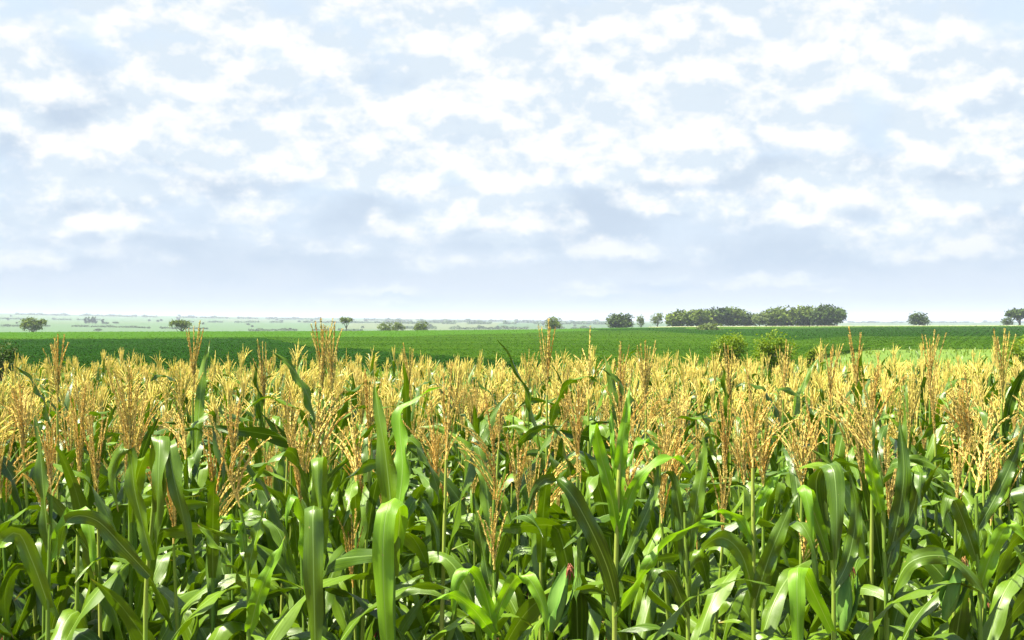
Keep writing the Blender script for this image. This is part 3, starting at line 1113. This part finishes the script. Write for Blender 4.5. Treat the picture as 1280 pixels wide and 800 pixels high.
KINDS = ['tight', 'open', 'tight', 'tight', 'side', 'tight', 'open', 'side', 'tight', 'open', 'tight', 'tight']
PH = 2.2
protos = [make_proto(11 + i * 7, PH, KINDS[i]) for i in range(12)]
roots = [realise(p_) for p_ in protos]
wholes = [merge_tassel(r_) for r_ in roots]
first = [True] * 12
bpy.context.view_layer.update()

spots = []      # (x, y, proto, height, rot, hero label)
pr = random.Random(99)
# plants whose tassels stand out: photo column of the tassel, row of its tip, distance, proto, label
NAMED = [
    (72, 412, 4.9, 0, 'tall plant whose tassel rises over the cloud-shaded crop at the far left'),
    (55, 560, 3.9, 1, 'plant with an orange tassel low at the left edge, below the tall left one'),
    (250, 405, 5.3, 3, 'tall single-spiked plant reaching the horizon beside the umbrella-shaped tree'),
    (403, 391, 4.6, 0, 'tallest plant, its tassel crossing the horizon left of the slim flat-crowned tree'),
    (419, 399, 4.9, 10, 'second tallest plant, its spike right next to the tallest one'),
    (322, 425, 6.0, 5, 'plant with a pair of straight pale spikes between the two tall left groups'),
    (120, 470, 5.2, 2, 'bushy-tasselled plant right of the tall far-left one'),
    (505, 432, 6.6, 3, 'plant whose tassel stands up before the joined pair of trees'),
    (440, 505, 3.9, 4, 'plant whose golden tassel fans out to the right, left of the long upright leaf'),
    (540, 505, 4.1, 6, 'plant with a wide pale tassel just right of the long upright leaf'),
    (590, 470, 5.6, 8, 'plant with an orange-brown tassel left of the centre'),
    (687, 403, 5.0, 3, 'tall plant whose thick spike points at the lone round tree near the middle'),
    (735, 415, 5.6, 7, 'tall plant with a slanting tassel between the middle round tree and the dark tree'),
    (802, 420, 5.2, 0, 'tall plant with a clustered tassel under the pale slender trees'),
    (775, 428, 5.4, 5, 'tall plant just left of the clustered tassel under the slender trees'),
    (690, 545, 3.7, 7, 'plant with a pale pinkish splayed tassel right of the centre, leaning left'),
    (845, 490, 4.4, 2, 'plant with a loose yellow tassel right of the bright young plant'),
    (940, 505, 3.9, 1, 'plant with a full golden tassel on a bare yellow stalk in the right half'),
    (1000, 500, 4.1, 9, 'plant with reddish-tan spikes just right of the full golden tassel'),
    (1062, 413, 5.1, 3, 'tall plant whose thick orange spike rises below the right end of the long tree row'),
    (1038, 425, 5.3, 8, 'tall pale-spiked plant just left of the thick orange spike'),
    (1100, 450, 4.6, 6, 'plant with a wide straw-coloured tassel right of the thick orange spike'),
    (1172, 409, 5.6, 10, 'tall plant with one slightly bent spike near the lone right tree'),
    (1252, 405, 4.9, 0, 'tall reddish-spiked plant near the right edge'),
    (1205, 470, 4.3, 4, 'plant with an orange splayed tassel left of the tall reddish one at the right'),
    (1240, 500, 4.0, 7, 'plant with a drooping tan tassel low at the right edge'),
    (282, 555, 3.5, 7, 'plant with a long leaning pale tassel hanging over the left foreground'),
    (25, 535, 4.3, 4, 'plant with orange tassel branches reaching in from the left edge'),
    (180, 480, 4.8, 9, 'plant with a spreading straw tassel in the left third'),
    (905, 430, 6.2, 5, 'plant whose spike overlaps the left leafy bush'),
    (980, 428, 6.0, 3, 'plant whose spike overlaps the right leafy bush'),
]
for (px, yt, d, pi_, lb) in NAMED:
    h = EYE - (yt - HOR) / F * d
    spots.append(((px - 640) / F * d, d, pi_, h, pr.uniform(0, 6.28), lb))
taken = [(s_[0], s_[1]) for s_ in spots]
rows_y = np.arange(3.7, 18.2, .57)
skew = math.tan(R(5))
gen = []
for j, ry in enumerate(rows_y):
    half = ry * .5 + 2.0
    x = -half + pr.uniform(0, .2)
    while x < half:
        yy = ry + skew * x + pr.gauss(0, .06)
        xx = x + pr.gauss(0, .03)
        x += pr.uniform(.11, .17)
        if yy < 3.55: continue
        if any(abs(tx - xx) < .09 and abs(ty - yy) < .22 for tx, ty in taken): continue
        if pr.random() < .05: continue
        hgt = (2.19 if yy < 6 else 2.13) + pr.gauss(0, .10) + .08 * math.sin(xx * 1.3 + yy)
        if pr.random() < .10: hgt += pr.uniform(.08, .2)
        if yy < 5.2: hgt += .13
        gen.append((xx, yy, pr.randrange(12), hgt, pr.uniform(0, 6.28), None))
# individuals: in view and nearest
gen.sort(key=lambda g_: g_[1])
LIM = 300 - len(spots) - 14
ind, rest = [], []
for g_ in gen:
    inview = abs(g_[0]) < g_[1] * .467 + .12
    (ind if inview and len(ind) < LIM else rest).append(g_)
lastd = ind[-1][1]


def gen_label(g_):
    y_ = g_[1]
    if y_ < 5.0: return 'green corn plant in the crowded front rows, its tassel level with its neighbours'
    if y_ < 7.2: return 'corn plant in the middle rows, sandy tassel over half-hidden leaves'
    return 'corn plant in the back rows with little but its sandy tassel showing'


GRP = {0: 'corn plants of the front rows', 1: 'corn plants of the middle rows', 2: 'corn plants of the back rows'}
for (x, y, pi_, h, rz, lb) in spots + ind:
    near = y < 4.7 or lb
    if first[pi_] and near:
        r = roots[pi_]; first[pi_] = False
    else:
        r = copy_plant(roots[pi_], None if near else wholes[pi_])
    s_ = h / PH
    if lb:
        off = (protos[pi_].tassel_off + protos[pi_].tassel[0][0][-1])[:2]
        x -= off[0] * math.cos(rz) - off[1] * math.sin(rz)
        y -= off[0] * math.sin(rz) + off[1] * math.cos(rz)
    r.location = (x, y, GH(x, y))
    r.scale = (min(1.12, max(.9, s_)),) * 2 + (s_,)
    tl_ = .004 if lb else .035
    r.rotation_euler = (pr.gauss(0, tl_), pr.gauss(0, tl_), rz)
    if lb:
        tag(r, lb, 'corn plant', 'corn plants with outstanding tassels')
    else:
        k = 0 if y < 5.0 else 1 if y < 7.2 else 2
        tag(r, gen_label((x, y)), 'corn plant', GRP[k])
for i in range(12):
    if first[i]: print('UNUSED PROTO', i)

# the plants beyond the three hundred: one object
far_arr = []
for p_ in protos:
    mb = MB()
    stalk_geo(mb, p_.stalk, True, 1)
    for lf in p_.leaves[:8]:
        leaf_geo(mb, lf, True, 0)
    rngl = np.random.default_rng(p_.seed)
    k0 = len(mb.f)
    for c, r in p_.tassel:
        spike(mb, c + p_.tassel_off, r * .95, rngl, True)
    for kk in range(k0, len(mb.mi)): mb.mi[kk][:] = 2
    far_arr.append(mb.arrays())
mb = MB()
for (x, y, pi_, h, rz, lb) in rest:
    V, Fa, UV, MI = far_arr[pi_]
    s_ = h / PH
    Mx = Matrix.Translation((x, y, GH(x, y))) @ Matrix.Rotation(rz, 4, 'Z') @ Matrix.Rotation(pr.gauss(0, .05), 4, 'X') @ Matrix.Diagonal((1, 1, s_, 1))
    Mn = np.array(Mx)
    V2 = V @ Mn[:3, :3].T + Mn[:3, 3]
    mb.v.append(V2); mb.f.append(Fa + mb.n); mb.uv.append(UV); mb.mi.append(MI); mb.n += len(V)
o = mb.build('distant_corn', [M_leaf, M_stalk, M_tassel])
tag(o, 'mass of sandy tassels of the remaining corn rows up to the field edge', 'corn', kind='stuff')
print('corn:', len(spots), len(ind), len(rest), 'last individual at', lastd)


# ---- foreground plants built to the shapes in the photo
def WP(px, py, d):
    return np.array([(px - 640) / F * d, d, EYE - (py - HOR) / F * d])


def hero(label, d, stalk, leaves, tassel=None, young=False, ears=()):
    """stalk: photo points (x, y, depth offset) bottom to top; leaves: (points, width px, options)"""
    b = WP(*stalk[0][:2], d + stalk[0][2])
    gx, gy = b[0], b[1]
    base_ = np.array([gx, gy, GH(gx, gy)])
    root = empty('corn_plant', base_)
    tag(root, label, 'corn plant', 'corn plants at the front edge')
    pts = [np.array([0, 0, -.03]), np.array([0, 0, .5])] + [WP(a, b_, d + c) - base_ for a, b_, c in stalk]
    P = smooth_curve(pts, 46)
    mb = MB(); t = np.linspace(0, 1, 46)
    tube(mb, P, (.0118 - .0065 * t) * (1 + .18 * (np.arange(46) % 6 == 0)), 8)
    mb.build('stalk', M_stalk, root)
    for i, (lp, wpx, opt) in enumerate(leaves):
        Q = smooth_curve([WP(a, b_, d + c) - base_ for a, b_, c in lp], 26)
        opt = dict(opt)
        mt = opt.pop('m', M_young if young else M_leaf)
        mb = MB()
        side = opt.pop('side', (1, -.15, .12))
        leaf_strip(mb, Q, wpx / F * d * .73, i * 13 + int(stalk[0][0]), opt.pop('fold', .28), opt.pop('ruf', .013), opt.pop('tw', .3), 7, side, **opt)
        mb.build('leaf', mt, root)
    # lower leaves hidden among the neighbours
    rs = random.Random(int(stalk[0][0]))
    for k in range(8):
        if .45 + .17 * k > P[-1][2] - .3: break
        lf = dict(L=rs.uniform(.5, .65), W=.068, th0=.45, th1=rs.uniform(1.9, 2.6), z=.45 + .17 * k, az=(.35 if k % 2 else 2.7) + rs.uniform(-.4, .6), kink=None,
                  sag=1.6, seed=rs.randint(0, 999), fold=.3, tw=.3, off=(0, 0))
        mb = MB(); leaf_geo(mb, lf); mb.build('leaf', M_leaf, root)
    if tassel:
        (tx, ty, kind, L, tilt, seed_) = tassel
        rs = random.Random(seed_)
        cur = tassel_curves(rs, kind, L)
        rngl = np.random.default_rng(seed_)
        tas = None
        for k, (c, r) in enumerate(cur):
            mb = MB(); spike(mb, c, r * 1.05, rngl)
            if k == 0:
                tas = mb.build('tassel', M_tassel, root)
                tas.location = WP(tx, ty, d + stalk[-1][2]) - base_
                tas.rotation_euler = (0, tilt, 0)
            else:
                mb.build('tassel_branch', M_tassel, tas)
    for (ex, ey, az_, fresh) in ears:
        w0 = WP(ex, ey, d - .02) - base_
        ear_geo(root, w0[2], az_, fresh, (w0[0], w0[1]), .8)
    return root


hero('plant with one long upright pointed leaf and a broad bright leaf drooping', 3.15,
     [(492, 800, 0), (492, 700, 0), (492, 640, 0)],
     [([(492, 720, 0), (489, 640, -.02), (482, 570, -.02), (473, 515, 0), (468, 474, .04)], 36, dict(tw=.25)),
      ([(494, 660, 0), (503, 590, .04), (500, 540, .08), (502, 512, .1), (530, 492, .12), (552, 484, .14)], 30, dict(m=M_young, tw=.5)),
      ([(496, 690, 0), (500, 640, -.05), (494, 622, -.12), (482, 645, -.17), (479, 720, -.19), (489, 880, -.18)], 36, dict(m=M_young, tw=.1, peak=.5)),
      ([(493, 690, 0), (510, 640, .02), (524, 625, .04), (545, 660, .02), (548, 700, 0)], 18, dict())])
hero('bright yellow-green young plant without a tassel, leaves opening like a fan', 3.05,
     [(768, 800, 0), (770, 700, 0), (773, 600, 0), (778, 540, .02)],
     [([(772, 665, 0), (762, 610, -.03), (750, 565, -.04), (744, 535, -.06), (741, 532, -.10), (739, 545, -.14), (737, 565, -.16)], 22, dict()),
      ([(773, 640, 0), (776, 570, 0), (783, 520, .0), (787, 480, .03)], 22, dict(tw=.1)),
      ([(772, 620, 0), (766, 560, .02), (764, 520, .04), (763, 496, .05)], 10, dict()),
      ([(773, 680, 0), (788, 620, 0), (806, 590, -.02), (828, 574, 0), (850, 574, .03), (862, 590, .05)], 20, dict(tw=.2)),
      ([(775, 600, 0), (790, 565, .05), (806, 550, .08), (830, 566, .1)], 14, dict()),
      ([(772, 758, 0), (758, 706, -.05), (730, 645, -.09), (706, 608, -.1), (686, 597, -.1), (668, 612, -.09), (658, 645, -.09)], 32, dict(m=M_leaf, tw=-.3, side=(1, .1, -.5))),
      ([(768, 770, 0), (790, 735, -.03), (818, 696, -.04), (848, 668, -.02), (880, 655, .02), (915, 655, .05)], 24, dict(tw=.4, side=(.7, 0, .7))),
      ([(769, 730, 0), (800, 660, .03), (820, 610, .05), (826, 560, .07)], 20, dict(m=M_leaf))], young=True)
hero('plant with two broad leaves folded over on top, left of the long upright leaf', 3.2,
     [(392, 800, 0), (392, 700, 0), (393, 620, 0)],
     [([(394, 760, 0), (399, 680, 0), (400, 610, -.02), (399, 576, -.05), (396, 574, -.12), (397, 600, -.15), (401, 650, -.17)], 32, dict(tw=.1)),
      ([(390, 760, 0), (385, 690, -.02), (378, 640, -.05), (368, 619, -.08), (359, 640, -.1), (358, 662, -.1)], 26, dict(m=M_young, tw=.2)),
      ([(395, 720, 0), (398, 700, -.05), (394, 640, -.12), (391, 660, -.2), (396, 900, -.22)], 34, dict(tw=.1, peak=.55))])
hero('plant with a bright leaf standing up obliquely and a leaning pale tassel above it', 3.25,
     [(311, 800, 0), (310, 720, 0), (305, 660, 0), (300, 636, 0)],
     [([(312, 790, 0), (325, 740, -.05), (345, 695, -.06), (357, 670, -.04)], 28, dict(m=M_young)),
      ([(309, 735, 0), (290, 705, -.03), (266, 675, -.04), (247, 655, -.04)], 28, dict(side=(.6, -.1, -.7))),
      ([(308, 720, 0), (318, 680, 0), (330, 640, .02), (340, 622, .03)], 22, dict()),
      ([(305, 690, 0), (300, 660, 0), (285, 645, -.02), (272, 650, -.03)], 20, dict(m=M_young))],
     tassel=(300, 634, 'side', .25, -.35, 5))
hero('plant with two long dark leaves hanging straight down in the left foreground', 3.2,
     [(182, 800, .05), (186, 700, .05), (196, 600, .04), (202, 570, .02)],
     [([(200, 640, .02), (203, 580, -.04), (208, 552, -.08), (216, 590, -.12), (230, 650, -.13), (248, 715, -.12)], 30, dict(tw=.2)),
      ([(198, 640, .02), (199, 570, -.03), (200, 545, -.08), (198, 600, -.14), (196, 690, -.14)], 30, dict(tw=-.2)),
      ([(190, 700, 0), (170, 620, 0), (160, 560, 0), (140, 590, 0), (148, 640, 0)], 26, dict()),
      ([(188, 720, 0), (160, 690, -.02), (120, 650, -.04), (85, 650, -.05), (72, 700, -.05)], 30, dict(side=(.4, .1, .9)))])
hero('plant at the left edge with a wide leaf arching over a dark gap', 3.3,
     [(60, 800, 0), (62, 700, 0), (64, 620, 0)],
     [([(62, 760, 0), (40, 700, -.03), (20, 665, -.05), (-10, 700, -.06), (-20, 760, -.06)], 30, dict(side=(.5, .1, .8))),
      ([(64, 700, 0), (90, 640, 0), (110, 655, -.03), (118, 720, -.05)], 26, dict(m=M_young)),
      ([(62, 690, 0), (55, 620, 0), (50, 560, .02), (44, 520, .04)], 24, dict())],
     tassel=(64, 618, 'tight', .22, -.05, 8))
hero('plant with a small young yellow-green tassel low in the centre foreground', 3.1,
     [(578 + 40, 800, 0), (618, 760, 0), (618, 716, 0)],
     [([(618, 790, 0), (604, 735, -.02), (585, 710, -.04), (570, 730, -.06), (566, 775, -.06)], 26, dict(m=M_young)),
      ([(618, 775, 0), (640, 728, -.03), (660, 722, -.05), (680, 760, -.06), (684, 800, -.06)], 26, dict(m=M_young)),
      ([(618, 795, 0), (590, 760, -.1), (560, 742, -.14), (530, 760, -.16)], 24, dict(m=M_young, side=(.3, -.3, 1))),
      ([(618, 760, 0), (606, 700, .02), (597, 650, .03), (592, 610, .05)], 16, dict())],
     tassel=(618, 712, 'young', .17, 0, 4), ears=[(684, 790, 0.6, False)])
hero('plant on a bare yellow stalk with one small leaf pointing up to the right', 3.4,
     [(942, 800, 0), (942, 700, 0), (941, 620, 0), (941, 585, 0)],
     [([(942, 655, 0), (952, 625, 0), (968, 600, 0), (988, 580, .02)], 18, dict(m=M_young)),
      ([(942, 740, 0), (925, 690, -.02), (898, 672, -.04), (868, 700, -.06), (856, 760, -.06)], 30, dict(side=(.6, .1, .7))),
      ([(942, 760, 0), (960, 700, -.02), (985, 640, -.02), (998, 615, 0)], 30, dict()),
      ([(941, 680, 0), (925, 650, 0), (900, 640, 0), (868, 650, 0)], 18, dict(m=M_young))],
     tassel=(941, 584, 'open', .27, .05, 14))
hero('plant with a very broad dark leaf hooked over at its top, right foreground', 3.25,
     [(1042, 800, 0), (1040, 700, 0), (1030, 620, 0)],
     [([(1036, 700, 0), (1020, 610, 0), (1030, 582, -.04), (1042, 590, -.1), (1046, 650, -.14), (1043, 720, -.14)], 36, dict(tw=.1)),
      ([(1034, 690, 0), (1012, 625, -.02), (1004, 606, -.06), (1012, 640, -.1), (1016, 680, -.1)], 26, dict(m=M_young)),
      ([(1040, 790, 0), (1012, 730, -.05), (998, 708, -.1), (996, 740, -.15), (1000, 870, -.17)], 30, dict(m=M_young)),
      ([(1040, 740, 0), (1060, 700, .02), (1070, 640, .03), (1062, 590, .04)], 26, dict())], ears=[(1052, 790, 1.0, False)])
hero('plant with a knotted yellow stalk and long dark leaf beside it, far right foreground', 3.3,
     [(1108, 800, 0), (1106, 720, 0), (1104, 640, 0), (1100, 590, 0)],
     [([(1106, 720, 0), (1122, 650, 0), (1130, 590, 0), (1124, 520, .03)], 30, dict()),
      ([(1102, 640, 0), (1092, 600, -.02), (1084, 570, -.04), (1078, 556, -.04)], 24, dict(m=M_young)),
      ([(1108, 770, 0), (1130, 710, -.03), (1165, 694, -.05), (1200, 705, -.05), (1240, 755, -.05)], 30, dict(side=(.3, .1, 1))),
      ([(1106, 690, 0), (1140, 640, 0), (1150, 590, -.03), (1148, 650, -.1)], 24, dict())], ears=[(1176, 775, .3, True)])
hero('plant at the right edge with a pale twisted leaf and a reddish tassel', 3.35,
     [(1225, 800, 0), (1222, 700, 0), (1220, 620, 0)],
     [([(1223, 740, 0), (1240, 690, -.02), (1262, 655, -.04), (1285, 680, -.05)], 28, dict(m=M_young)),
      ([(1221, 700, 0), (1200, 640, 0), (1186, 620, -.02), (1178, 660, -.05)], 26, dict()),
      ([(1223, 660, 0), (1250, 610, 0), (1272, 560, 0), (1280, 530, 0)], 24, dict())],
     tassel=(1220, 616, 'side', .24, .3, 21))
hero('plant with low arching leaves between the young plant and the bare yellow stalk', 3.3,
     [(860, 800, 0), (858, 720, 0), (856, 640, 0)],
     [([(858, 720, 0), (850, 640, 0), (838, 590, 0), (820, 600, 0)], 24, dict()),
      ([(858, 700, 0), (872, 620, 0), (880, 570, .02), (878, 540, .03)], 26, dict()),
      ([(860, 770, 0), (838, 720, -.03), (818, 712, -.05), (806, 750, -.06)], 26, dict())])

# ------------------------------------------------------------------ haze
hz = MB()
a, b, z0, z1 = -14000, 14000, -90, 75
V = [(x, y, z) for z in (z0, z1) for y in (a, b) for x in (a, b)]
hz.add(V, [(0, 2, 3, 1), (4, 5, 7, 6), (0, 1, 5, 4), (2, 6, 7, 3), (0, 4, 6, 2), (1, 3, 7, 5)])
m, w_ = new_mat('haze')
pv = w_.n('ShaderNodeVolumePrincipled')
pv.inputs['Color'].default_value = (.70, .79, .92, 1)
pv.inputs['Density'].default_value = .00012
pv.inputs['Anisotropy'].default_value = 0
o = w_.n('ShaderNodeOutputMaterial')
w_.t.links.new(pv.outputs[0], o.inputs['Volume'])
o = hz.build('haze', m, smooth=False)
tag(o, 'pale blue summer haze over the distant plain', 'haze', kind='stuff')
